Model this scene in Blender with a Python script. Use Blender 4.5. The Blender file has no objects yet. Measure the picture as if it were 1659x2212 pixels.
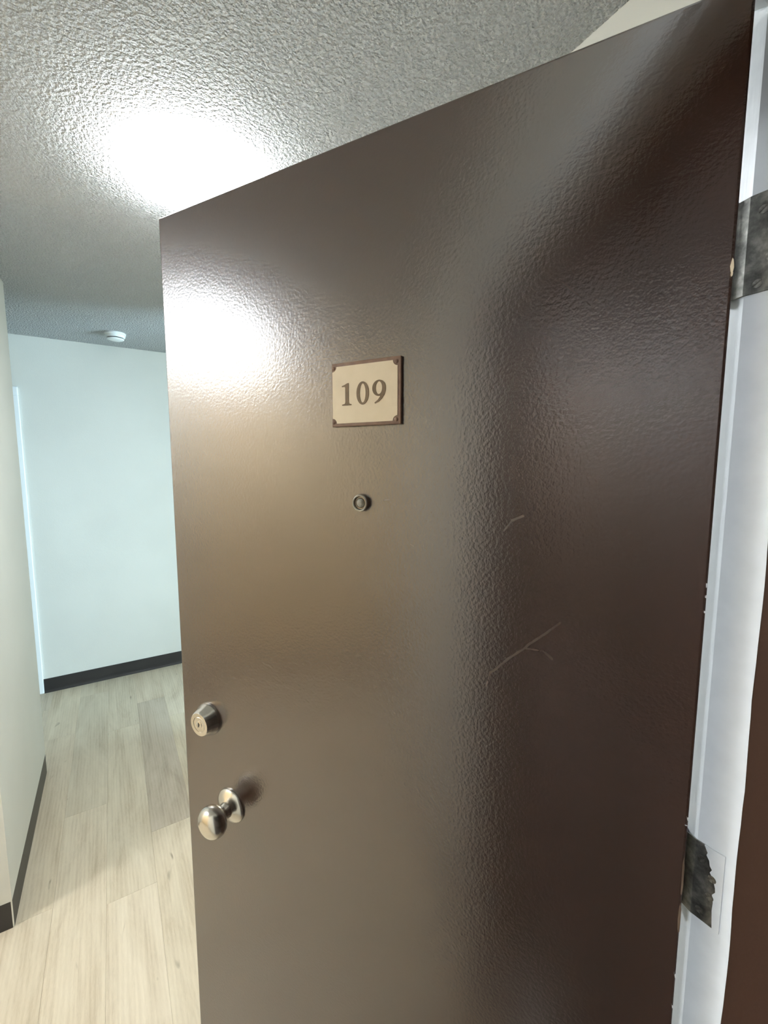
import bpy, bmesh, math, random
from mathutils import Vector, Matrix
random.seed(7)
S = bpy.context.scene
COL = S.collection

# ---------------------------------------------------------------- camera
CAM_F, PITCH, YAW, H = 934.18, 0.1073, 0.5609, 1.6008
cam_d = bpy.data.cameras.new('camera')
cam_d.sensor_fit = 'VERTICAL'
cam_d.sensor_height = 24.0
cam_d.sensor_width = 18.0
cam_d.lens = CAM_F / 2212 * 24.0
cam_d.clip_start = 0.01
cam = bpy.data.objects.new('camera', cam_d)
COL.objects.link(cam)
cam.location = (0, 0, H)
cam.rotation_euler = (math.pi / 2 - PITCH, 0, -YAW)
S.camera = cam

# ---------------------------------------------------------------- sky, light, exposure
world = bpy.data.worlds.new('sky')
S.world = world
world.use_nodes = True
wb = world.node_tree.nodes['Background']
wb.inputs[0].default_value = (0.62, 0.84, 1.0, 1)
wb.inputs[1].default_value = 44.0
LAMP_STRENGTH = 70.0         # opal of the ceiling light above the door
FOYER_LAMP_STRENGTH = 76.0   # opal of the ceiling light over the foyer
CORRIDOR_LAMP_STRENGTH = 330.0   # opal of the corridor light behind the camera
S.view_settings.view_transform = 'Standard'
S.view_settings.look = 'None'
S.view_settings.gamma = 1
S.view_settings.use_curve_mapping = False
S.view_settings.exposure = 0.0
S.cycles.use_denoising = True
S.cycles.max_bounces = 10
S.cycles.diffuse_bounces = 6
S.cycles.sample_clamp_indirect = 8

# ---------------------------------------------------------------- measures (metres)
ZC = 2.447                      # ceiling
YF = 3.741                      # far wall
XL, YN, YL = -0.376, 1.825, 2.735   # closet block on the left of the hall
XR = 0.852                      # right wall of the hall
HX, HY, PHI, DW, DH = 0.5056, 0.1875, 1.0407, 0.8137, 2.0285   # door: hinge corner, angle, size
DT = 0.044
JX, JXL = 0.55, -0.312          # jamb faces
Y0, Y1 = 0.055, 0.2045          # entry wall thickness
HEADZ = 2.032
XW0, XW1 = -2.42, 3.3           # foyer wall, living room wall
YC, XC0 = -1.35, -4.5             # corridor walls

# ---------------------------------------------------------------- helpers
def link(name, mesh, mat=None, parent=None):
    o = bpy.data.objects.new(name, mesh)
    COL.objects.link(o)
    if mat is not None:
        for m in (mat if isinstance(mat, (list, tuple)) else [mat]):
            mesh.materials.append(m)
    if parent is not None:
        o.parent = parent
    return o

def obj(name, bm, mat=None, parent=None, smooth=False, bevel=0, angle=35):
    bmesh.ops.recalc_face_normals(bm, faces=bm.faces)
    me = bpy.data.meshes.new(name)
    bm.to_mesh(me)
    bm.free()
    if smooth:
        for p in me.polygons:
            p.use_smooth = True
        me.set_sharp_from_angle(angle=math.radians(angle))
    o = link(name, me, mat, parent)
    if bevel:
        b = o.modifiers.new('edge', 'BEVEL')
        b.width = bevel
        b.segments = 3
        b.limit_method = 'ANGLE'
    return o

def add_box(bm, x0, x1, y0, y1, z0, z1):
    vs = [bm.verts.new(p) for p in ((x0, y0, z0), (x1, y0, z0), (x1, y1, z0), (x0, y1, z0),
                                    (x0, y0, z1), (x1, y0, z1), (x1, y1, z1), (x0, y1, z1))]
    for f in ((0, 3, 2, 1), (4, 5, 6, 7), (0, 1, 5, 4), (1, 2, 6, 5), (2, 3, 7, 6), (3, 0, 4, 7)):
        bm.faces.new([vs[i] for i in f])
    return vs

def box(*a):
    bm = bmesh.new()
    add_box(bm, *a)
    return bm

def lathe(bm, prof, M=Matrix(), n=48, cap0=True, cap1=True):
    """prof: (radius, height) pairs, turned about the local z axis of M."""
    rings = []
    for r, z in prof:
        if r < 1e-6:
            rings.append([bm.verts.new(M @ Vector((0, 0, z)))])
        else:
            rings.append([bm.verts.new(M @ Vector((r * math.cos(2 * math.pi * i / n), r * math.sin(2 * math.pi * i / n), z)))
                          for i in range(n)])
    for a, b in zip(rings, rings[1:]):
        for i in range(n):
            j = (i + 1) % n
            q = [a[i % len(a)], a[j % len(a)], b[j % len(b)], b[i % len(b)]]
            u = []
            for v in q:
                if v not in u:
                    u.append(v)
            if len(u) > 2:
                bm.faces.new(u)
    if cap0 and len(rings[0]) > 1:
        bm.faces.new(list(reversed(rings[0])))
    if cap1 and len(rings[-1]) > 1:
        bm.faces.new(rings[-1])

def prism(bm, poly, w0, w1, fn):
    """closed outline poly (a, b) extruded from w0 to w1; fn(a, b, w) -> point."""
    A = [bm.verts.new(fn(a, b, w0)) for a, b in poly]
    B = [bm.verts.new(fn(a, b, w1)) for a, b in poly]
    n = len(poly)
    for i in range(n):
        j = (i + 1) % n
        bm.faces.new([A[i], A[j], B[j], B[i]])
    bm.faces.new(list(reversed(A)))
    bm.faces.new(B)

def ring_prism(bm, outer, inner, w0, w1, fn):
    n = len(outer)
    R = [[bm.verts.new(fn(a, b, w)) for a, b in P] for P in (outer, inner) for w in (w0, w1)]
    o0, o1, i0, i1 = R
    for i in range(n):
        j = (i + 1) % n
        bm.faces.new([o0[i], o0[j], o1[j], o1[i]])
        bm.faces.new([i0[j], i0[i], i1[i], i1[j]])
        bm.faces.new([o1[i], o1[j], i1[j], i1[i]])
        bm.faces.new([o0[j], o0[i], i0[i], i0[j]])

def tag(o, label=None, cat=None, group=None, kind=None):
    for k, v in (('label', label), ('category', cat), ('group', group), ('kind', kind)):
        if v:
            o[k] = v
    return o

def struct(name, bm, mat, label=None, parent=None, cat=None, bevel=0):
    o = obj(name, bm, mat, parent, bevel=bevel)
    o['kind'] = 'structure'
    return tag(o, label, cat)

def empty(name, loc=(0, 0, 0), rz=0):
    o = bpy.data.objects.new(name, None)
    COL.objects.link(o)
    o.location = loc
    o.rotation_euler = (0, 0, rz)
    o.empty_display_size = 0.05
    return o

def copy_tree(o, parent=None):
    c = o.copy()
    COL.objects.link(c)
    c.parent = parent
    for ch in list(o.children):
        copy_tree(ch, c)
    return c

# ---------------------------------------------------------------- node helpers
class NT:
    def __init__(self, name):
        self.m = bpy.data.materials.new(name)
        self.m.use_nodes = True
        self.t = self.m.node_tree
        self.b = self.t.nodes['Principled BSDF']
    def n(self, typ, **kw):
        nd = self.t.nodes.new(typ)
        for k, v in kw.items():
            setattr(nd, k, v)
        return nd
    def l(self, a, b):
        self.t.links.new(a, b)
    def sv(self, sock, v):
        if hasattr(v, 'is_output') or isinstance(v, bpy.types.NodeSocket):
            self.l(v, sock)
        else:
            sock.default_value = v
    def math(self, op, a, b=0.0, c=None, clamp=False):
        nd = self.n('ShaderNodeMath', operation=op, use_clamp=clamp)
        self.sv(nd.inputs[0], a); self.sv(nd.inputs[1], b)
        if c is not None:
            self.sv(nd.inputs[2], c)
        return nd.outputs[0]
    def vmath(self, op, a, b=(0, 0, 0)):
        nd = self.n('ShaderNodeVectorMath', operation=op)
        self.sv(nd.inputs[0], a)
        if op == 'SCALE':
            self.sv(nd.inputs['Scale'], b)
        else:
            self.sv(nd.inputs[1], b)
        return nd.outputs['Value'] if op in ('DOT_PRODUCT', 'LENGTH', 'DISTANCE') else nd.outputs[0]
    def coord(self, which='Object'):
        return self.n('ShaderNodeTexCoord').outputs[which]
    def mapping(self, v, scale=(1, 1, 1), loc=(0, 0, 0)):
        nd = self.n('ShaderNodeMapping')
        self.l(v, nd.inputs[0])
        self.sv(nd.inputs['Scale'], scale)
        self.sv(nd.inputs['Location'], loc)
        return nd.outputs[0]
    def noise(self, v, scale, detail=2, rough=0.5, dist=0.0):
        nd = self.n('ShaderNodeTexNoise')
        self.l(v, nd.inputs['Vector'])
        nd.inputs['Scale'].default_value = scale
        nd.inputs['Detail'].default_value = detail
        nd.inputs['Roughness'].default_value = rough
        nd.inputs['Distortion'].default_value = dist
        return nd.outputs[0]
    def ramp(self, f, pts):
        nd = self.n('ShaderNodeValToRGB')
        self.l(f, nd.inputs[0])
        e = nd.color_ramp.elements
        while len(e) < len(pts):
            e.new(0.5)
        for el, (p, c) in zip(e, pts):
            el.position = p
            el.color = (*c, 1) if len(c) == 3 else c
        return nd.outputs[0]
    def maprange(self, v, a, b, c, d, smooth=False):
        nd = self.n('ShaderNodeMapRange')
        if smooth:
            nd.interpolation_type = 'SMOOTHSTEP'
        self.l(v, nd.inputs[0])
        for i, x in enumerate((a, b, c, d)):
            nd.inputs[1 + i].default_value = x
        return nd.outputs[0]
    def mix(self, f, a, b, mode='MIX'):
        nd = self.n('ShaderNodeMix', data_type='RGBA', blend_type=mode)
        self.sv(nd.inputs[0], f); self.sv(nd.inputs[6], a); self.sv(nd.inputs[7], b)
        return nd.outputs[2]
    def bump(self, h, strength, dist):
        nd = self.n('ShaderNodeBump')
        self.l(h, nd.inputs['Height'])
        nd.inputs['Strength'].default_value = strength
        nd.inputs['Distance'].default_value = dist
        self.l(nd.outputs[0], self.b.inputs['Normal'])
    def set(self, **kw):
        names = dict(color='Base Color', rough='Roughness', metal='Metallic', ior='IOR', coat='Coat Weight',
                     coat_rough='Coat Roughness', spec='Specular IOR Level', emit='Emission Color', emit_s='Emission Strength')
        for k, v in kw.items():
            s = self.b.inputs[names[k]]
            if isinstance(v, tuple) and len(v) == 3:
                v = (*v, 1)
            self.sv(s, v)
        return self

def wall_paint(name, col, rough=0.55, bump=0.08, tone=0.03):
    t = NT(name)
    c = t.coord()
    big = t.noise(c, 2.5, 3)
    lo = tuple(x * (1 - tone) for x in col)
    hi = tuple(min(1, x * (1 + tone)) for x in col)
    t.set(color=t.ramp(big, [(0.3, lo), (0.7, hi)]), rough=rough)
    h = t.math('ADD', t.noise(c, 160, 2), t.math('MULTIPLY', t.noise(c, 30, 2), 0.6))
    t.bump(h, bump, 0.004)
    return t.m

M = {}
M['wall'] = wall_paint('cream_wall_paint', (0.685, 0.685, 0.635))
M['wall_dim'] = wall_paint('corridor_wall_paint', (0.10, 0.075, 0.058))
M['trim'] = wall_paint('white_trim_gloss', (0.88, 0.92, 0.94), 0.35, 0.05, 0.02)

t = NT('jamb_white_paint')
c = t.coord()
brush = t.noise(t.mapping(c, (60, 60, 4)), 1.0, 3, 0.6)
lump = t.noise(c, 45, 2)
t.set(color=t.ramp(lump, [(0.3, (0.74, 0.775, 0.80)), (0.7, (0.79, 0.825, 0.85))]), rough=0.38)
t.bump(t.math('ADD', brush, t.math('MULTIPLY', lump, 0.8)), 0.22, 0.003)
M['jamb'] = t.m

# orange-peel dark brown enamel of the entry door, with its three scratches
def door_paint(name, scratches=True, ior=2.35, extra=0.0):
    t = NT(name)
    c = t.coord()
    tone = t.noise(c, 1.6, 3)
    base = t.ramp(tone, [(0.2, (0.040, 0.0188, 0.0118)), (0.8, (0.045, 0.0212, 0.0132))])
    h = t.math('ADD', t.noise(c, 235, 2, 0.5), t.math('MULTIPLY', t.noise(c, 90, 2), 0.3))
    rough = t.maprange(t.noise(c, 3, 1), 0.3, 0.7, 0.23, 0.25)
    if extra:
        rough = t.math('ADD', rough, extra)
    if scratches:
        sep = t.n('ShaderNodeSeparateXYZ'); t.l(c, sep.inputs[0])
        cmb = t.n('ShaderNodeCombineXYZ'); t.l(sep.outputs[0], cmb.inputs[0]); t.l(sep.outputs[2], cmb.inputs[1])
        wob = t.n('ShaderNodeTexNoise'); t.l(c, wob.inputs['Vector']); wob.inputs['Scale'].default_value = 40
        off = t.vmath('SCALE', t.vmath('SUBTRACT', wob.outputs['Color'], (0.5, 0.5, 0.5)), 0.004)
        uv = t.vmath('ADD', cmb.outputs[0], off)
        total = None
        for (ax, az, bx, bz, w, amp) in ((.217, 1.338, .137, 1.417, .0013, 1), (.205, 1.521, .196, 1.535, .0010, .8),
                                         (.196, 1.535, .183, 1.541, .0014, 1), (.176, 1.378, .152, 1.378, .0012, .45),
                                         (.155, 1.379, .144, 1.371, .0016, .6), (.370, 1.553, .362, 1.5535, .0009, 1),
                                         (.330, 1.494, .325, 1.492, .0008, .9), (.217, 1.338, .222, 1.318, .0012, .4),
                                         (.150, 1.80, .120, 1.77, .001, .25)):
            a = (ax, az, 0); ba = (bx - ax, bz - az, 0); bb = ba[0] ** 2 + ba[1] ** 2
            pa = t.vmath('SUBTRACT', uv, a)
            k = t.math('DIVIDE', t.vmath('DOT_PRODUCT', pa, ba), bb, clamp=True)
            sc = t.n('ShaderNodeVectorMath', operation='SCALE'); sc.inputs[0].default_value = ba; t.l(k, sc.inputs['Scale'])
            d = t.vmath('LENGTH', t.vmath('SUBTRACT', pa, sc.outputs[0]))
            msk = t.math('MULTIPLY', t.maprange(d, w * .3, w * 1.3, 1, 0), amp)
            total = msk if total is None else t.math('MAXIMUM', total, msk)
        broken = t.math('MULTIPLY', total, t.maprange(t.noise(c, 120, 3), 0.35, 0.6, 0.25, 1.0))
        base = t.mix(broken, base, (0.070, 0.045, 0.028, 1))
        rough = t.math('ADD', rough, t.math('MULTIPLY', broken, 0.3))
    t.set(color=base, rough=rough, ior=ior)
    t.bump(h, 0.14, 0.002)
    return t.m
M['door'] = door_paint('brown_door_enamel')
M['brown_frame'] = door_paint('brown_frame_enamel', False, 1.28, 0.25)
M['wall_tan'] = wall_paint('tan_wall_paint', (0.86, 0.67, 0.43))

# popcorn ceiling
t = NT('popcorn_ceiling')
c = t.coord()
lump = t.noise(c, 112, 2, 0.55)
fine = t.noise(c, 300, 2, 0.5)
h = t.math('ADD', t.maprange(lump, 0.36, 0.66, 0, 1, True), t.math('MULTIPLY', fine, 0.45))
t.set(color=t.ramp(lump, [(0.3, (0.83, 0.84, 0.84)), (0.65, (0.88, 0.89, 0.89))]), rough=0.85)
t.bump(h, 1.0, 0.026)
M['ceiling'] = t.m

# oak vinyl plank: grain along local y, each plank its own patch of wood and own tint (object colour)
t = NT('oak_vinyl_plank')
c = t.coord()
oi = t.n('ShaderNodeObjectInfo')
rnd = t.n('ShaderNodeCombineXYZ')
t.l(t.math('MULTIPLY', oi.outputs['Random'], 37.0), rnd.inputs[0])
t.l(t.math('MULTIPLY', oi.outputs['Random'], 91.0), rnd.inputs[1])
p = t.vmath('ADD', c, rnd.outputs[0])
soft = t.noise(t.mapping(p, (8, 1.6, 1)), 1.0, 5, 0.6, 1.2)
grain = t.noise(t.mapping(p, (170, 22, 1)), 1.0, 5, 0.7, 1.5)
wv = t.n('ShaderNodeTexWave', wave_type='RINGS', rings_direction='Z')
t.l(t.mapping(p, (12, 0.9, 1)), wv.inputs['Vector'])
wv.inputs['Scale'].default_value = 2.0
wv.inputs['Distortion'].default_value = 5.0
wv.inputs['Detail'].default_value = 3
wv.inputs['Detail Scale'].default_value = 1.2
knot = t.noise(t.mapping(p, (20, 6, 1)), 1.0, 2, 0.5, 0.8)
mid = t.noise(t.mapping(p, (38, 2.2, 1)), 1.0, 4, 0.6, 0.9)
f = t.math('ADD', t.math('MULTIPLY', soft, 0.46), t.math('ADD', t.math('MULTIPLY', grain, 0.20),
           t.math('ADD', t.math('MULTIPLY', mid, 0.30), t.math('MULTIPLY', wv.outputs['Fac'], 0.05))))
wood = t.ramp(f, [(0.34, (0.40, 0.325, 0.228)), (0.50, (0.56, 0.485, 0.365)), (0.66, (0.66, 0.585, 0.455))])
wood = t.mix(t.maprange(knot, 0.70, 0.78, 0, 0.75, True), wood, (0.20, 0.155, 0.105, 1))
wood = t.mix(1.0, wood, oi.outputs['Color'], 'MULTIPLY')
t.set(color=wood, rough=t.maprange(grain, 0.3, 0.7, 0.42, 0.56))
t.bump(grain, 0.12, 0.001)
M['plank'] = t.m
t = NT('plank_underlay'); t.set(color=(0.20, 0.16, 0.115), rough=0.9); M['underlay'] = t.m

t = NT('black_vinyl_base')
c = t.coord()
t.set(color=t.ramp(t.noise(c, 6, 3), [(0.3, (0.022, 0.020, 0.020)), (0.7, (0.032, 0.029, 0.028))]), rough=0.42)
t.bump(t.noise(c, 90, 2), 0.05, 0.002)
M['base'] = t.m

def metal(name, col, rough, streak=0.05, bump=0.0):
    t = NT(name)
    c = t.coord()
    n = t.noise(c, 140, 3)
    t.set(color=t.ramp(n, [(0.3, tuple(x * (1 - streak) for x in col)), (0.7, col)]), metal=1.0,
          rough=t.maprange(n, 0.3, 0.7, rough * 0.9, rough * 1.1))
    if bump:
        t.bump(n, bump, 0.001)
    return t.m
M['nickel'] = metal('satin_nickel', (0.72, 0.69, 0.63), 0.24)
M['dark_metal'] = metal('peephole_dark_ring', (0.23, 0.20, 0.17), 0.38)
M['pewter'] = metal('peephole_brass_ring', (0.50, 0.47, 0.40), 0.32)

t = NT('tarnished_hinge_steel')
c = t.coord()
n1 = t.noise(c, 42, 4, 0.65)
n2 = t.noise(c, 300, 3, 0.6)
t.set(color=t.ramp(n1, [(0.30, (0.05, 0.05, 0.046)), (0.5, (0.17, 0.168, 0.152)), (0.68, (0.36, 0.35, 0.315))]), metal=0.85,
      rough=t.maprange(n2, 0.3, 0.7, 0.38, 0.6))
t.bump(t.math('ADD', n1, t.math('MULTIPLY', n2, 0.4)), 0.25, 0.001)
M['hinge'] = t.m
t = NT('screw_steel'); c = t.coord()
t.set(color=t.ramp(t.noise(c, 300, 2), [(0.3, (0.16, 0.155, 0.14)), (0.7, (0.40, 0.39, 0.35))]), metal=0.9, rough=0.36); M['screw'] = t.m
t = NT('slot_black'); t.set(color=(0.012, 0.011, 0.010), rough=0.8); M['black'] = t.m

t = NT('plate_cream'); c = t.coord()
t.set(color=t.ramp(t.noise(c, 60, 3), [(0.3, (0.88, 0.75, 0.55)), (0.7, (0.92, 0.79, 0.59))]), rough=0.42); M['plate'] = t.m
t = NT('plate_brown'); c = t.coord()
t.set(color=t.ramp(t.noise(c, 120, 3), [(0.3, (0.17, 0.095, 0.062)), (0.7, (0.22, 0.13, 0.085))]), rough=0.42); M['plate_brown'] = t.m
t = NT('engraved_digit'); c = t.coord()
t.set(color=t.ramp(t.noise(c, 200, 2), [(0.3, (0.155, 0.098, 0.045)), (0.7, (0.185, 0.118, 0.057))]), rough=0.5); M['digit'] = t.m
t = NT('bare_wood'); c = t.coord()
t.set(color=t.ramp(t.noise(t.mapping(c, (200, 200, 30)), 1, 3), [(0.3, (0.07, 0.045, 0.03)), (0.7, (0.17, 0.12, 0.085))]), rough=0.7); M['bare_wood'] = t.m
t = NT('lens_glass'); c = t.coord()
t.set(color=t.ramp(t.noise(c, 150, 2), [(0.3, (0.30, 0.29, 0.25)), (0.7, (0.42, 0.41, 0.36))]), rough=0.08, spec=0.8); M['lens'] = t.m

t = NT('detector_plastic'); c = t.coord()
t.set(color=t.ramp(t.noise(c, 20, 2), [(0.3, (0.80, 0.84, 0.84)), (0.7, (0.84, 0.87, 0.87))]), rough=0.4); M['plastic'] = t.m
t = NT('lamp_white_metal'); c = t.coord()
t.set(color=t.ramp(t.noise(c, 20, 2), [(0.3, (0.82, 0.82, 0.82)), (0.7, (0.87, 0.87, 0.87))]), rough=0.35); M['lamp_base'] = t.m
def opal(name, s, col=(0.94, 0.99, 1.03)):
    t = NT(name)
    t.set(color=(0.9, 0.9, 0.9), rough=0.3, emit=col, emit_s=s)
    return t.m
M['opal'] = opal('opal_lit', LAMP_STRENGTH)
M['shade'] = opal('added_shade_glow', FOYER_LAMP_STRENGTH * 0.38)  # added unseen shade, glowing to light the upper foyer mirrored in the door
M['opal_corridor'] = opal('opal_lit_corridor', CORRIDOR_LAMP_STRENGTH, (0.90, 0.96, 1.0))
M['opal_foyer'] = opal('opal_lit_foyer', FOYER_LAMP_STRENGTH)

t = NT('corridor_carpet'); c = t.coord()
n = t.noise(c, 240, 3, 0.7)
t.set(color=t.ramp(n, [(0.3, (0.055, 0.040, 0.032)), (0.7, (0.095, 0.072, 0.058))]), rough=0.95)
t.bump(n, 0.5, 0.004); M['carpet'] = t.m
t = NT('threshold_metal'); c = t.coord()
t.set(color=t.ramp(t.noise(t.mapping(c, (4, 200, 1)), 1, 2), [(0.3, (0.30, 0.28, 0.25)), (0.7, (0.42, 0.40, 0.36))]), metal=1.0, rough=0.4); M['threshold'] = t.m
# window pane: clear with a fresnel gloss
t = NT('window_glass')
out = t.t.nodes['Material Output']
tr = t.n('ShaderNodeBsdfTransparent'); tr.inputs[0].default_value = (0.94, 0.97, 0.97, 1)
gl = t.n('ShaderNodeBsdfGlossy'); gl.inputs['Roughness'].default_value = 0.02
fr = t.n('ShaderNodeFresnel'); fr.inputs[0].default_value = 1.45
mx = t.n('ShaderNodeMixShader')
t.l(fr.outputs[0], mx.inputs[0]); t.l(tr.outputs[0], mx.inputs[1]); t.l(gl.outputs[0], mx.inputs[2]); t.l(mx.outputs[0], out.inputs[0])
M['glass'] = t.m

# ================================================================ STRUCTURE
# floor: underlay + planks
FL = struct('floor', box(XW0, XW1, Y0, YF + 0.1, -0.06, -0.005), M['underlay'], 'pale oak plank floor running down the hall away from the door', cat='floor')
PW, PLEN, XS = 0.165, 1.22, 0.060
def plank(x0, x1, y0, y1, tint):
    g, cst, dep = 0.00015, 0.0004, 0.006
    x0 += g; x1 -= g; y0 += g; y1 -= g
    bm = bmesh.new()
    xm, ym = (x0 + x1) / 2, (y0 + y1) / 2
    hx, hy = (x1 - x0) / 2, (y1 - y0) / 2
    R = []
    for (a, b, z) in ((hx, hy, -dep), (hx, hy, -cst), (hx - cst, hy - cst, 0)):
        R.append([bm.verts.new(q) for q in ((-a, -b, z), (a, -b, z), (a, b, z), (-a, b, z))])
    for A, B in zip(R, R[1:]):
        for i in range(4):
            j = (i + 1) % 4
            bm.faces.new([A[i], A[j], B[j], B[i]])
    bm.faces.new(R[-1]); bm.faces.new(list(reversed(R[0])))
    o = obj('floor_plank', bm, M['plank'], FL)
    o.location = (xm, ym, 0)
    o.color = (*tint, 1)
    return o
joint = {0: 2.014, -1: 1.745, -2: 2.31, -3: 1.835}      # a joint seen in each of the four visible columns
for k in range(-15, 20):
    x0 = XS + k * PW
    x1 = x0 + PW
    x0c, x1c = max(x0, XW0), min(x1, XW1)
    if x1c - x0c < 0.01:
        continue
    j0 = joint.get(k, 1.1 + ((k * 0.517) % 1.0) * PLEN)
    j = j0 - 3 * PLEN
    while j < YF:
        y0, y1 = max(j, Y1 - 0.14), min(j + PLEN, YF)
        if y1 - y0 > 0.02 and not (x1c < XL - 0.02 and y0 > YN + 0.02 and y1 < YL - 0.02):
            v = random.uniform(0.94, 1.04)
            tint = (v, v * random.uniform(0.985, 1.0), v * random.uniform(0.96, 1.0))
            if k == 0 and abs(j - 2.014) < 0.01:
                tint = (0.80, 0.79, 0.80)                # the greyish plank in the middle of the hall
            if k in (-1, -2) and j > 1.7:
                tint = (v * 0.95, v * 0.955, v * 0.94)
            plank(x0c, x1c, y0, y1, tint)
        j += PLEN
struct('floor_corridor', box(XC0, XW1, YC, Y0, -0.06, 0.0), M['carpet'])

# ceiling (textured)
struct('ceiling', box(XC0 - 0.1, XW1 + 0.1, YC - 0.1, YF + 0.1, ZC, ZC + 0.08), M['ceiling'], 'grey-white popcorn textured ceiling', cat='ceiling')

# walls
struct('wall_far', box(XW0, XW1 + 0.1, YF, YF + 0.1, 0, ZC), M['wall'], 'pale far wall at the end of the hall', cat='wall')
struct('wall_left', box(XW0, XL, YN, YL, 0, ZC), M['wall'], 'cream wall along the left edge of the hall', cat='wall')
struct('wall_right', box(XR, XR + 0.1, Y1, 2.50, 0, ZC), M['wall'], 'cream wall behind the open door', cat='wall')
struct('wall_foyer', box(XW0 - 0.1, XW0, Y1, YF + 0.1, 0, ZC), M['wall_tan'])
bm = bmesh.new()                                          # entry wall around the door opening
add_box(bm, XW0 - 0.1, JXL - 0.02, Y0, Y1, 0, ZC)
add_box(bm, JX + 0.02, XW1, Y0, Y1, 0, ZC)
add_box(bm, JXL - 0.02, JX + 0.02, Y0, Y1, HEADZ + 0.02, ZC)
struct('wall_entry', bm, M['wall'])
bm = bmesh.new()                                          # brown-tan corridor side
add_box(bm, XC0, JXL - 0.02, Y0 - 0.012, Y0, 0, ZC)
add_box(bm, XC0, XW0 - 0.1, Y0, Y1, 0, ZC)
add_box(bm, XC0 - 0.1, XC0, YC - 0.1, Y1, 0, ZC)
add_box(bm, JX + 0.02, XW1, Y0 - 0.012, Y0, 0, ZC)
add_box(bm, JXL - 0.02, JX + 0.02, Y0 - 0.012, Y0, HEADZ + 0.02, ZC)
add_box(bm, XC0, XW1, YC - 0.1, YC, 0, ZC)
add_box(bm, XW1, XW1 + 0.1, YC, Y0, 0, ZC)
struct('wall_corridor', bm, M['wall_dim'])
# living room end wall with its window (hidden behind the open door, it sends the cool daylight)
WY0, WY1, WZ0, WZ1 = 0.30, 1.95, 0.25, 2.15
bm = bmesh.new()
add_box(bm, XW1, XW1 + 0.1, Y0, WY0, 0, ZC)
add_box(bm, XW1, XW1 + 0.1, WY1, YF + 0.1, 0, ZC)
add_box(bm, XW1, XW1 + 0.1, WY0, WY1, 0, WZ0)
add_box(bm, XW1, XW1 + 0.1, WY0, WY1, WZ1, ZC)
struct('wall_living_room', bm, M['wall'])
bm = bmesh.new()
for (a0, a1, b0, b1) in ((WY0, WY1, WZ0, WZ0 + .05), (WY0, WY1, WZ1 - .05, WZ1), (WY0, WY0 + .05, WZ0 + .05, WZ1 - .05),
                         (WY1 - .05, WY1, WZ0 + .05, WZ1 - .05), ((WY0 + WY1) / 2 - .025, (WY0 + WY1) / 2 + .025, WZ0 + .05, WZ1 - .05)):
    add_box(bm, XW1 + .02, XW1 + .08, a0, a1, b0, b1)
wnd = struct('window_1', bm, M['trim'])
obj('pane', box(XW1 + .047, XW1 + .053, WY0 + .05, (WY0 + WY1) / 2 - .025, WZ0 + .05, WZ1 - .05), M['glass'], wnd)
obj('pane', box(XW1 + .047, XW1 + .053, (WY0 + WY1) / 2 + .025, WY1 - .05, WZ0 + .05, WZ1 - .05), M['glass'], wnd)
pl = bpy.data.lights.new('window_daylight', 'AREA')       # portal: only guides sky light through the window
pl.shape = 'RECTANGLE'; pl.size = WZ1 - WZ0; pl.size_y = WY1 - WY0
pl.cycles.is_portal = True
po = bpy.data.objects.new('window_daylight', pl); COL.objects.link(po)
po.location = (XW1 + 0.11, (WY0 + WY1) / 2, (WZ0 + WZ1) / 2)
po.rotation_euler = (0, math.pi / 2, 0)

# vinyl cove base: profile swept along a path (out = side the toe points to)
PROF = [(0, 0), (0.013, 0), (0.0125, 0.003), (0.008, 0.010), (0.0048, 0.020), (0.0038, 0.034), (0.0035, 0.096), (0.0026, 0.0995), (0.0012, 0.1), (0, 0.1)]
def cove_base(name, path, label=None, parent=None):
    """path of (x, y) points; the toe points to the right of the walking direction."""
    bm = bmesh.new()
    n = len(path)
    dirs = [(Vector(path[i + 1]) - Vector(path[i])).normalized() for i in range(n - 1)]
    rings = []
    for i in range(n):
        a = dirs[max(i - 1, 0)]; b = dirs[min(i, n - 2)]
        na, nb = Vector((a.y, -a.x)), Vector((b.y, -b.x))
        m = (na + nb) / max(1e-6, 1 + na.dot(nb))
        rings.append([bm.verts.new((path[i][0] + m.x * r, path[i][1] + m.y * r, z)) for r, z in PROF])
    for A, B in zip(rings, rings[1:]):
        for i in range(len(PROF)):
            j = (i + 1) % len(PROF)
            bm.faces.new([A[i], A[j], B[j], B[i]])
    bm.faces.new(rings[0]); bm.faces.new(list(reversed(rings[-1])))
    o = obj(name, bm, M['base'], parent, smooth=True, angle=50)
    o['kind'] = 'structure'
    return tag(o, label)
def arc(cx, cy, r, a0, a1, k=5):
    return [(cx + r * math.cos(math.radians(a0 + (a1 - a0) * i / k)), cy + r * math.sin(math.radians(a0 + (a1 - a0) * i / k))) for i in range(k + 1)]
# closet block: from behind, along its hall side, round the near corner, to the foyer
r = 0.006
cove_base('baseboard_left', [(XW0 + .02, YL + 0.0005)] + arc(XL - r, YL - r, r + .0005, 90, 0) + arc(XL - r, YN + r, r + .0005, 0, -90) + [(XW0 + .02, YN - 0.0005)],
          'black vinyl baseboard wrapping the near corner of the left wall')
cove_base('baseboard_far', [(-0.4875, YF - 0.0005), (XW1 - .02, YF - 0.0005)], 'black vinyl baseboard along the far wall')
cove_base('baseboard_right', [(XR - 0.0005, 2.50), (XR - 0.0005, Y1 + .02)])
cove_base('baseboard_entry', [(JXL - .08, Y1 + 0.0005), (XW0 + .02, Y1 + 0.0005)])
cove_base('baseboard_foyer', [(XW0 + 0.0005, Y1 + .02), (XW0 + 0.0005, YN - .02)])

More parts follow.
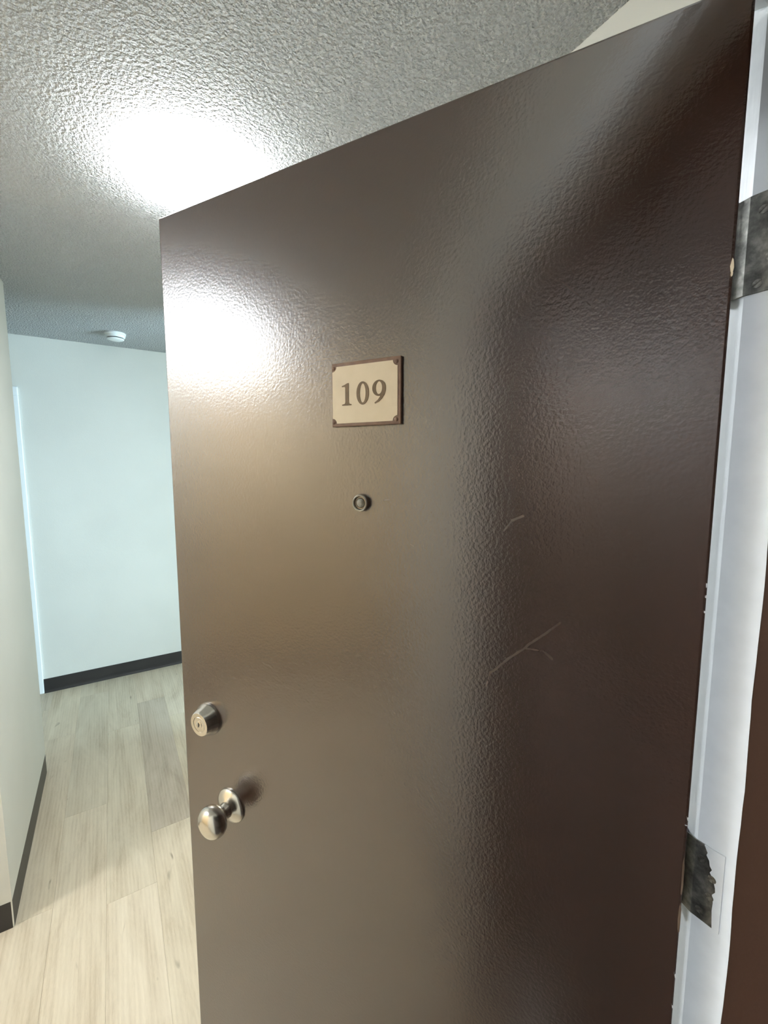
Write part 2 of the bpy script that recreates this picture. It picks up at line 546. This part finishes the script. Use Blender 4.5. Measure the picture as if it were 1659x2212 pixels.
# ---------------------------------------------------------------- door frame of the entry (jambs, head, stops)
FR = empty('trim_1'); FR['kind'] = 'structure'
tag(FR, 'white painted door frame with a brown stop at the right edge', 'door frame')
def jamb_poly(face, side):
    """plan outline of a side jamb: face = x of its inner face, side = +1 right jamb, -1 left jamb."""
    s = side
    ch = [(face, 0.1938), (face + s * .0070, 0.2080)]
    return [(face, 0.1575)] + ch + [(face + s * .0100, 0.2075), (face + s * .0102, 0.2045), (face + s * .0195, 0.2045), (face + s * .0195, 0.1575)]
def plan_prism(poly, z0, z1):
    bm = bmesh.new()
    prism(bm, poly, z0, z1, lambda a, b, w: (a, b, w))
    return bm
obj('jamb', plan_prism(jamb_poly(JX, 1), 0, HEADZ + .02), M['jamb'], FR)
obj('jamb', plan_prism(jamb_poly(JXL, -1), 0, HEADZ + .02), M['jamb'], FR)
bm = bmesh.new()
hp = [(HEADZ, 0.1575), (HEADZ, 0.1938), (HEADZ + .0007, .1960), (HEADZ + .0046, .2070), (HEADZ + .0054, .2075), (HEADZ + .0100, .2075), (HEADZ + .0102, .2045), (HEADZ + .0195, 0.2045), (HEADZ + .0195, 0.1575)]
prism(bm, hp, JXL, JX, lambda a, b, w: (w, b, a))
obj('head_jamb', bm, M['jamb'], FR)
def stop(x0, x1):
    return box(x0, x1, Y0 - .006, 0.1565, 0, HEADZ - .012)
tag(obj('door_stop', stop(JX - .004, JX + .0195), M['brown_frame'], FR, bevel=.0012), 'dark brown painted stop')
tag(obj('door_stop', stop(JXL - .0195, JXL + .004), M['brown_frame'], FR, bevel=.0012), 'dark brown painted stop')
tag(obj('head_stop', box(JXL - .0195, JX + .0195, Y0 - .006, 0.1565, HEADZ - .012, HEADZ + .0195), M['brown_frame'], FR, bevel=.0012), 'dark brown painted stop')
# wobbly white paint edge where the white jamb meets the brown stop
bm = bmesh.new()
zz = [0.02 + i * 0.02 for i in range(100)]
pv = []
for i, z in enumerate(zz):
    w = 0.0016 + 0.0006 * math.sin(z * 31) + random.uniform(0, .0005)
    pv.append([bm.verts.new((JX - .0046, 0.1571 - w, z)), bm.verts.new((JX - .0046, 0.1571, z)), bm.verts.new((JX, 0.1571, z))])
for a, b in zip(pv, pv[1:]):
    bm.faces.new([a[0], a[1], b[1], b[0]]); bm.faces.new([a[1], a[2], b[2], b[1]])
tag(obj('paint_edge', bm, M['jamb'], FR), 'white paint line on the brown stop')
# casing on the room side
def casing(x0, x1, ztop, y, sgn, name_parent, mat):
    cw = 0.057
    for (a, b) in ((x0 - cw, x0), (x1, x1 + cw)):
        obj('casing', box(a, b, min(y, y + sgn * .014), max(y, y + sgn * .014), 0, ztop), mat, name_parent, bevel=.004)
    obj('casing', box(x0 - cw, x1 + cw, min(y, y + sgn * .014), max(y, y + sgn * .014), ztop, ztop + cw), mat, name_parent, bevel=.004)
casing(JXL - .010, JX + .0105, HEADZ + .012, Y1, 1, FR, M['trim'])
obj('threshold', box(JXL, JX, 0.04, 0.21, 0.0005, 0.010), M['threshold'], FR, bevel=.004)

# ---------------------------------------------------------------- far doorway behind the left wall (only its right casing shows)
D2 = empty('trim_2'); D2['kind'] = 'structure'
tag(D2, 'tall narrow white door casing in the far left corner', 'door frame')
CX1, CX0, CTOP = -0.545, -1.35, 2.056
casing(CX0, CX1, CTOP, YF, -1, D2, M['trim'])
d2 = struct('door_2', box(CX0 + .004, CX1 - .004, YF - .006, YF - .0005, .01, CTOP - .003), M['trim'])
bm = bmesh.new()
Mk = Matrix.Translation((CX0 + .07, YF - .006, .95)) @ Matrix.Rotation(math.pi / 2, 4, 'X')
lathe(bm, [(.031, 0), (.031, .003), (.024, .008), (.011, .012), (.011, .03), (.02, .036), (.027, .048), (.026, .058), (.018, .066), (0, .068)], Mk, 32)
obj('door_knob', bm, M['nickel'], d2, smooth=True)

# ================================================================ THE ENTRY DOOR
DO = obj('door_1', box(0, DW, -DT, 0, 0.012, DH), M['door'], bevel=.003)
DO.location = (HX, HY, 0)
DO.rotation_euler = (0, 0, math.pi - PHI)
DO['kind'] = 'structure'
tag(DO, 'open dark brown painted entry door with number plate, peephole, deadbolt and knob', 'door')
# local frame: x from the hinge to the latch, y out of the face towards the viewer, z up
def front(u, z, e=0):
    """matrix whose z axis sticks out of the door face at (u, z)."""
    return Matrix.Translation((u, e, z)) @ Matrix.Rotation(-math.pi / 2, 4, 'X')

# --- number plate 109
PU0, PU1, PZ0, PZ1 = 0.3425, 0.4515, 1.6555, 1.7435
bm = box(PU0, PU1, 0, 0.0050, PZ0, PZ1)
plate = obj('number_plate', bm, M['plate_brown'], DO, bevel=.0009)
plate['label'] = 'brown-edged plate reading 109'
iu0, iu1, iz0, iz1 = PU0 + .0048, PU1 - .0016, PZ0 + .0045, PZ1 - .0050
poly, rn = [], 0.0070
for (cu, cz, a0) in ((iu0, iz0, 90), (iu1, iz0, 180), (iu1, iz1, 270), (iu0, iz1, 360)):
    pts = [(cu + rn * math.cos(math.radians(a0 - 90 * i / 8)), cz + rn * math.sin(math.radians(a0 - 90 * i / 8))) for i in range(9)]
    poly += pts
bm = bmesh.new()
prism(bm, poly, .0049, .0056, lambda a, b, w: (a, w, b))
pf = obj('plate_face', bm, M['plate'], plate)
pf['label'] = 'cream plate face with notched corners'
for cu, cz in ((iu0, iz0), (iu1, iz0), (iu1, iz1), (iu0, iz1)):
    bm = bmesh.new()
    su = 1 if cu == iu0 else -1
    sz = 1 if cz == iz0 else -1
    lathe(bm, [(.0028, 0), (.0028, .0006), (.0018, .0012), (0, .0014)], front(cu + su * .0018, cz + sz * .0018, .0049), 20)
    obj('corner_stud', bm, M['plate_brown'], plate, smooth=True)
# digits: glyph x runs to the viewer's right = towards the hinge (smaller u)
DG0, DG1 = .0055, .0062
ZB, GH = 1.6845, 0.0302
def gfn(u_left):
    return lambda a, b, w: (u_left - a, w, ZB + b)
def ell(cx, cy, rx, ry, n=40, pw=1.0):
    return [(cx + rx * math.copysign(abs(math.cos(t)) ** pw, math.cos(t)), cy + ry * math.copysign(abs(math.sin(t)) ** pw, math.sin(t)))
            for t in [2 * math.pi * i / n for i in range(n)]]
g = gfn(0.4345)                                           # 1
bm = bmesh.new()
w = .0172
one = [(.0010, 0), (w - .0010, 0), (w - .0010, .0013), (.0126, .0022), (.0117, .0042), (.0117, GH), (.0098, GH), (.0078, .0294), (.0050, .0280), (.0008, .0268),
       (.0008, .0255), (.0052, .0257), (.0062, .0244), (.0062, .0042), (.0053, .0022), (.0010, .0013)]
prism(bm, one, DG0, DG1, g)
obj('digit', bm, M['digit'], plate)
g = gfn(0.4102)                                           # 0
bm = bmesh.new()
ring_prism(bm, ell(.0100, GH / 2, .0098, GH / 2 + .0004), ell(.0100, GH / 2, .0047, GH / 2 - .0022), DG0, DG1, g)
obj('digit', bm, M['digit'], plate)
g = gfn(0.3852)                                           # 9
bm = bmesh.new()
ring_prism(bm, ell(.0105, GH - .0103, .0103, .0107), ell(.0103, GH - .0100, .0050, .0084), DG0, DG1, g)
cen = [(.0182, GH - .0105), (.0180, .0165), (.0166, .0120), (.0138, .0075), (.0096, .0032), (.0040, .0003)]
wid = [.0054, .0054, .0050, .0042, .0030, .0016]
L, R = [], []
for i, (a, b) in enumerate(cen):
    p0 = cen[max(i - 1, 0)]; p1 = cen[min(i + 1, len(cen) - 1)]
    d = Vector((p1[0] - p0[0], p1[1] - p0[1])).normalized()
    nn = Vector((-d.y, d.x)) * wid[i] / 2
    L.append((a + nn.x, b + nn.y)); R.append((a - nn.x, b - nn.y))
prism(bm, L + R[::-1], DG0, DG1 - .00005, g)
obj('digit', bm, M['digit'], plate)

# --- peephole
pe = bmesh.new()
Mp = front(.405, 1.548)
lathe(pe, [(.0124, 0), (.0126, .0050), (.0120, .0072), (.0106, .0080), (.0096, .0074), (.0088, .0040)], Mp, 40)
ph = obj('peephole', pe, M['pewter'], DO, smooth=True)
ph['label'] = 'round metal peephole viewer'
bm = bmesh.new()
lathe(bm, [(.0089, .0030), (.0086, .0052), (.0074, .0052), (.0060, .0040)], Mp, 40)
obj('inner_ring', bm, M['dark_metal'], ph, smooth=True)
bm = bmesh.new()
lathe(bm, [(.0064, .0030), (.0062, .0056), (.0048, .0072), (.0026, .0080), (0, .0082)], Mp, 32)
obj('lens', bm, M['lens'], ph, smooth=True)

# --- deadbolt
Mb = front(.742, 1.126)
bm = bmesh.new()
lathe(bm, [(.0300, 0), (.0305, .0015), (.0302, .0042), (.0292, .0058), (.0258, .0142), (.0226, .0222), (.0214, .0236), (.0150, .0236), (.0148, .0222)], Mb, 64)
db = obj('deadbolt', bm, M['nickel'], DO, smooth=True, angle=28)
db['label'] = 'satin nickel deadbolt'
bm = bmesh.new()
lathe(bm, [(.0142, .0200), (.0142, .0228), (.0134, .0234), (0, .0234)], Mb, 40)
face = obj('cylinder_face', bm, M['nickel'], db, smooth=True, angle=28)
bm = bmesh.new()
lathe(bm, [(.0072, .0233), (.0072, .0239), (.0066, .0242), (0, .0242)], Mb, 32)
obj('key_plug', bm, M['nickel'], db, smooth=True, angle=28)
bm = bmesh.new()
add_box(bm, .742 - .0011, .742 + .0011, .0240, .02435, 1.126 - .0042, 1.126 + .0042)
add_box(bm, .742 - .0022, .742 + .0004, .0240, .02437, 1.126 - .0006, 1.126 + .0018)
obj('keyhole', bm, M['black'], db)

# --- knob
Mk = front(.693, .967)
bm = bmesh.new()
lathe(bm, [(.0325, 0), (.0328, .0016), (.0318, .0036), (.0285, .0056), (.0225, .0092), (.0160, .0116), (.0148, .0126)], Mk, 64)
kn = obj('door_knob', bm, M['nickel'], DO, smooth=True, angle=40)
kn['label'] = 'satin nickel door knob'
bm = bmesh.new()
lathe(bm, [(.0146, .0115), (.0140, .0150), (.0122, .0185), (.0112, .0225), (.0114, .0240), (.0130, .0258)], Mk, 48)
obj('neck', bm, M['nickel'], kn, smooth=True, angle=50)
bm = bmesh.new()
lathe(bm, [(.0118, .0240), (.0160, .0258), (.0222, .0296), (.0264, .0346), (.0284, .0400), (.0287, .0446), (.0277, .0496), (.0252, .0540),
           (.0212, .0574), (.0160, .0600), (.0100, .0616), (.0045, .0624), (0, .0626)], Mk, 64)
obj('knob_ball', bm, M['nickel'], kn, smooth=True, angle=50)

# --- chipped paint and specks along the hinge edge of the door face
def flecks(specs, mat, label):
    bm = bmesh.new()
    for (u, z, a, b) in specs:
        q = [(u + a * math.cos(t) * random.uniform(.6, 1), z + b * math.sin(t) * random.uniform(.6, 1)) for t in [2 * math.pi * i / 9 for i in range(9)]]
        prism(bm, [(max(x, .0002), y) for x, y in q], .00005, .0006, lambda a, b, w: (a, w, b))
    fl = obj('paint_fleck', bm, mat, DO)
    fl['kind'] = 'stuff'
    fl['label'] = label
flecks(((.0016, 1.7870, .0018, .0075), (.0014, 1.7800, .0012, .0030)), M['plate'], 'bare chip in the brown paint')
flecks(((.0012, 1.152, .0014, .032), (.0010, 1.100, .0017, .026)), M['bare_wood'], 'worn brown edge beside the lower hinge')
flecks(((.0012, 1.480, .0006, .0030), (.0010, 1.468, .0009, .0020), (.0012, 1.452, .0006, .0016), (.0009, 1.222, .0008, .0024),
        (.0020, 1.214, .0016, .0006), (.0008, 1.03, .0006, .003), (.0010, .99, .0006, .002)), M['jamb'], 'white paint specks')

# ================================================================ HINGES
LY0 = 0.1675
def screw(parent, y, z, rot):
    """flat slotted head flush on the leaf, its axis along -x."""
    bm = bmesh.new()
    for s in (-1, 1):
        poly = []
        for i in range(13):
            a = math.asin(.16) + (math.pi - 2 * math.asin(.16)) * i / 12
            poly.append((.0041 * math.cos(a), s * .0041 * math.sin(a)))
        prism(bm, poly, 0, .0009, lambda a, b, w: (-w, a * math.cos(rot) - b * math.sin(rot), a * math.sin(rot) + b * math.cos(rot)))
    add_box(bm, -.0003, 0, -.0030, .0030, -.0030, .0030)
    o = obj('screw', bm, M['screw'], parent)
    o.location = (-.0014, y, z)
    return o
def hinge(zc, hh, label, screws):
    root = empty('door_hinge', (JX, 0.0, zc))
    tag(root, label, 'hinge', 'hinges on the door jamb')
    bm = bmesh.new()
    # jamb leaf follows the eased jamb edge to the barrel
    outline = [(.0003, LY0), (-.0014, LY0), (-.0014, .1945), (-.0008, .1962), (.0030, .2078), (.0046, .2072), (.0010, .1965), (.0003, .1945)]
    prism(bm, outline, -hh / 2, hh / 2, lambda a, b, w: (a, b, w))
    leaf = obj('jamb_leaf', bm, M['hinge'], root, bevel=.0005)
    for (y, z, rot) in screws:
        screw(root, y, z, rot)
    # barrel of five knuckles
    n = 5
    for i in range(n):
        bm = bmesh.new()
        z0 = -hh / 2 + hh * i / n + .0004
        z1 = -hh / 2 + hh * (i + 1) / n - .0004
        lathe(bm, [(.0050, z0), (.0058, z0 + .0006), (.0058, z1 - .0006), (.0050, z1)], Matrix.Translation((.0025, .2132, 0)), 20)
        obj('knuckle', bm, M['hinge'], root, smooth=True)
    bm = bmesh.new()
    lathe(bm, [(.0036, -hh / 2 - .002), (.0036, hh / 2), (.0064, hh / 2 + .0004), (.0060, hh / 2 + .003), (.003, hh / 2 + .0045), (0, hh / 2 + .005)], Matrix.Translation((.0025, .2132, 0)), 20)
    obj('hinge_pin', bm, M['hinge'], root, smooth=True)
    return root
zc = 1.817
h1 = hinge(zc, .094, 'upper tarnished steel hinge leaf on the white jamb, cut by the frame edge',
           ((.1828, 1.8470 - zc, 2.45), (.1745, 1.827 - zc, .5), (.1745, 1.802 - zc, 1.2), (.1828, 1.7785 - zc, 2.6)))
zc = 1.124
h2 = hinge(zc, .094, 'lower tarnished hinge leaf partly painted over with white, beside the door edge',
           ((.1875, 1.1520 - zc, 2.2), (.1765, 1.1360 - zc, 1.0), (.1775, 1.1130 - zc, 1.9), (.1860, 1.0890 - zc, .9)))
# white paint lapped over the outer part of the lower leaf
bm = bmesh.new()
pts = [(.1860, .0470), (.1825, .0400), (.1835, .0365), (.1805, .0320), (.1795, .0262), (.1772, .0230), (.1790, .0185), (.1755, .0130), (.1730, .0040),
       (.1725, -.0010), (.1752, -.0060), (.1738, -.0150), (.1742, -.0250), (.1735, -.0360), (.1728, -.0472)]
prism(bm, [(LY0 - .0012, .0478)] + pts + [(LY0 - .0012, -.0478)], -.0021, -.0005, lambda a, b, w: (w, a, b))
ov = obj('paint_overlap', bm, M['jamb'], h2)
ov['label'] = 'white paint over the leaf edge'

# ================================================================ CEILING LIGHT, SMOKE DETECTOR
LOW_DOME = [(.190, -.009), (.199, -.012), (.200, -.019), (.190, -.028), (.160, -.039), (.112, -.047), (.056, -.052), (0, -.053)]
DRUM = [(.196, -.009), (.200, -.014), (.200, -.150), (.194, -.157), (.12, -.160), (0, -.161)]
FLAT_BASE = [(.120, 0), (.120, -.008), (.110, -.010)]
SHADE = [(.203, -.012), (.210, -.016), (.210, -.176), (.207, -.178), (.204, -.176), (.203, -.012)]  # added around the foyer opal, hides part of it to soften the glare
RECESSED = [(.120, -.009), (.200, -.120), (.200, -.130), (.160, -.134), (.08, -.136), (0, -.137)]
def lamp(x, y, mat, label, prof, shade=None):
    root = empty('ceiling_light', (x, y, ZC))
    tag(root, label, 'ceiling light')
    bm = bmesh.new()
    lathe(bm, FLAT_BASE, Matrix(), 64, cap1=True)
    obj('lamp_base', bm, M['lamp_base'], root, smooth=True)
    bm = bmesh.new()
    lathe(bm, prof, Matrix(), 64)
    obj('diffuser', bm, mat, root, smooth=True)
    if shade:
        bm = bmesh.new()
        lathe(bm, SHADE, Matrix(), 64, False, False)
        obj('added_lamp_shade', bm, shade, root, smooth=True)
    return root
lamp(0.255, 1.435, M['opal'], 'glaring round ceiling light half hidden by the top of the door', LOW_DOME)
lamp(-1.78, 1.42, M['opal_foyer'], 'second ceiling light, over the foyer, with an added glowing shade, seen only as a glare on the door', RECESSED, M['shade'])

lamp(-3.0, -0.42, M['opal_corridor'], 'drum ceiling light far down the outer corridor, outside the picture', DRUM)

sd = empty('smoke_detector', (0.072, 3.372, ZC))
tag(sd, 'small round white smoke detector on the ceiling near the far wall', 'smoke detector')
bm = bmesh.new()
lathe(bm, [(.060, 0), (.061, -.003), (.060, -.012), (.056, -.014)], Matrix(), 48)
obj('mounting_base', bm, M['plastic'], sd, smooth=True)
bm = bmesh.new()
lathe(bm, [(.0545, -.0135), (.056, -.020), (.054, -.026), (.0500, -.029)], Matrix(), 48)
obj('detector_body', bm, M['plastic'], sd, smooth=True)
bm = bmesh.new()
lathe(bm, [(.0440, -.0288), (.0440, -.0345)], Matrix(), 48)
vt = obj('vent_ring', bm, M['black'], sd, smooth=True)
vt['label'] = 'dark sensing slot'
bm = bmesh.new()
lathe(bm, [(.047, -.0340), (.049, -.0355), (.047, -.040), (.036, -.0440), (.015, -.0455), (0, -.0457)], Matrix(), 48)
obj('cover', bm, M['plastic'], sd, smooth=True)
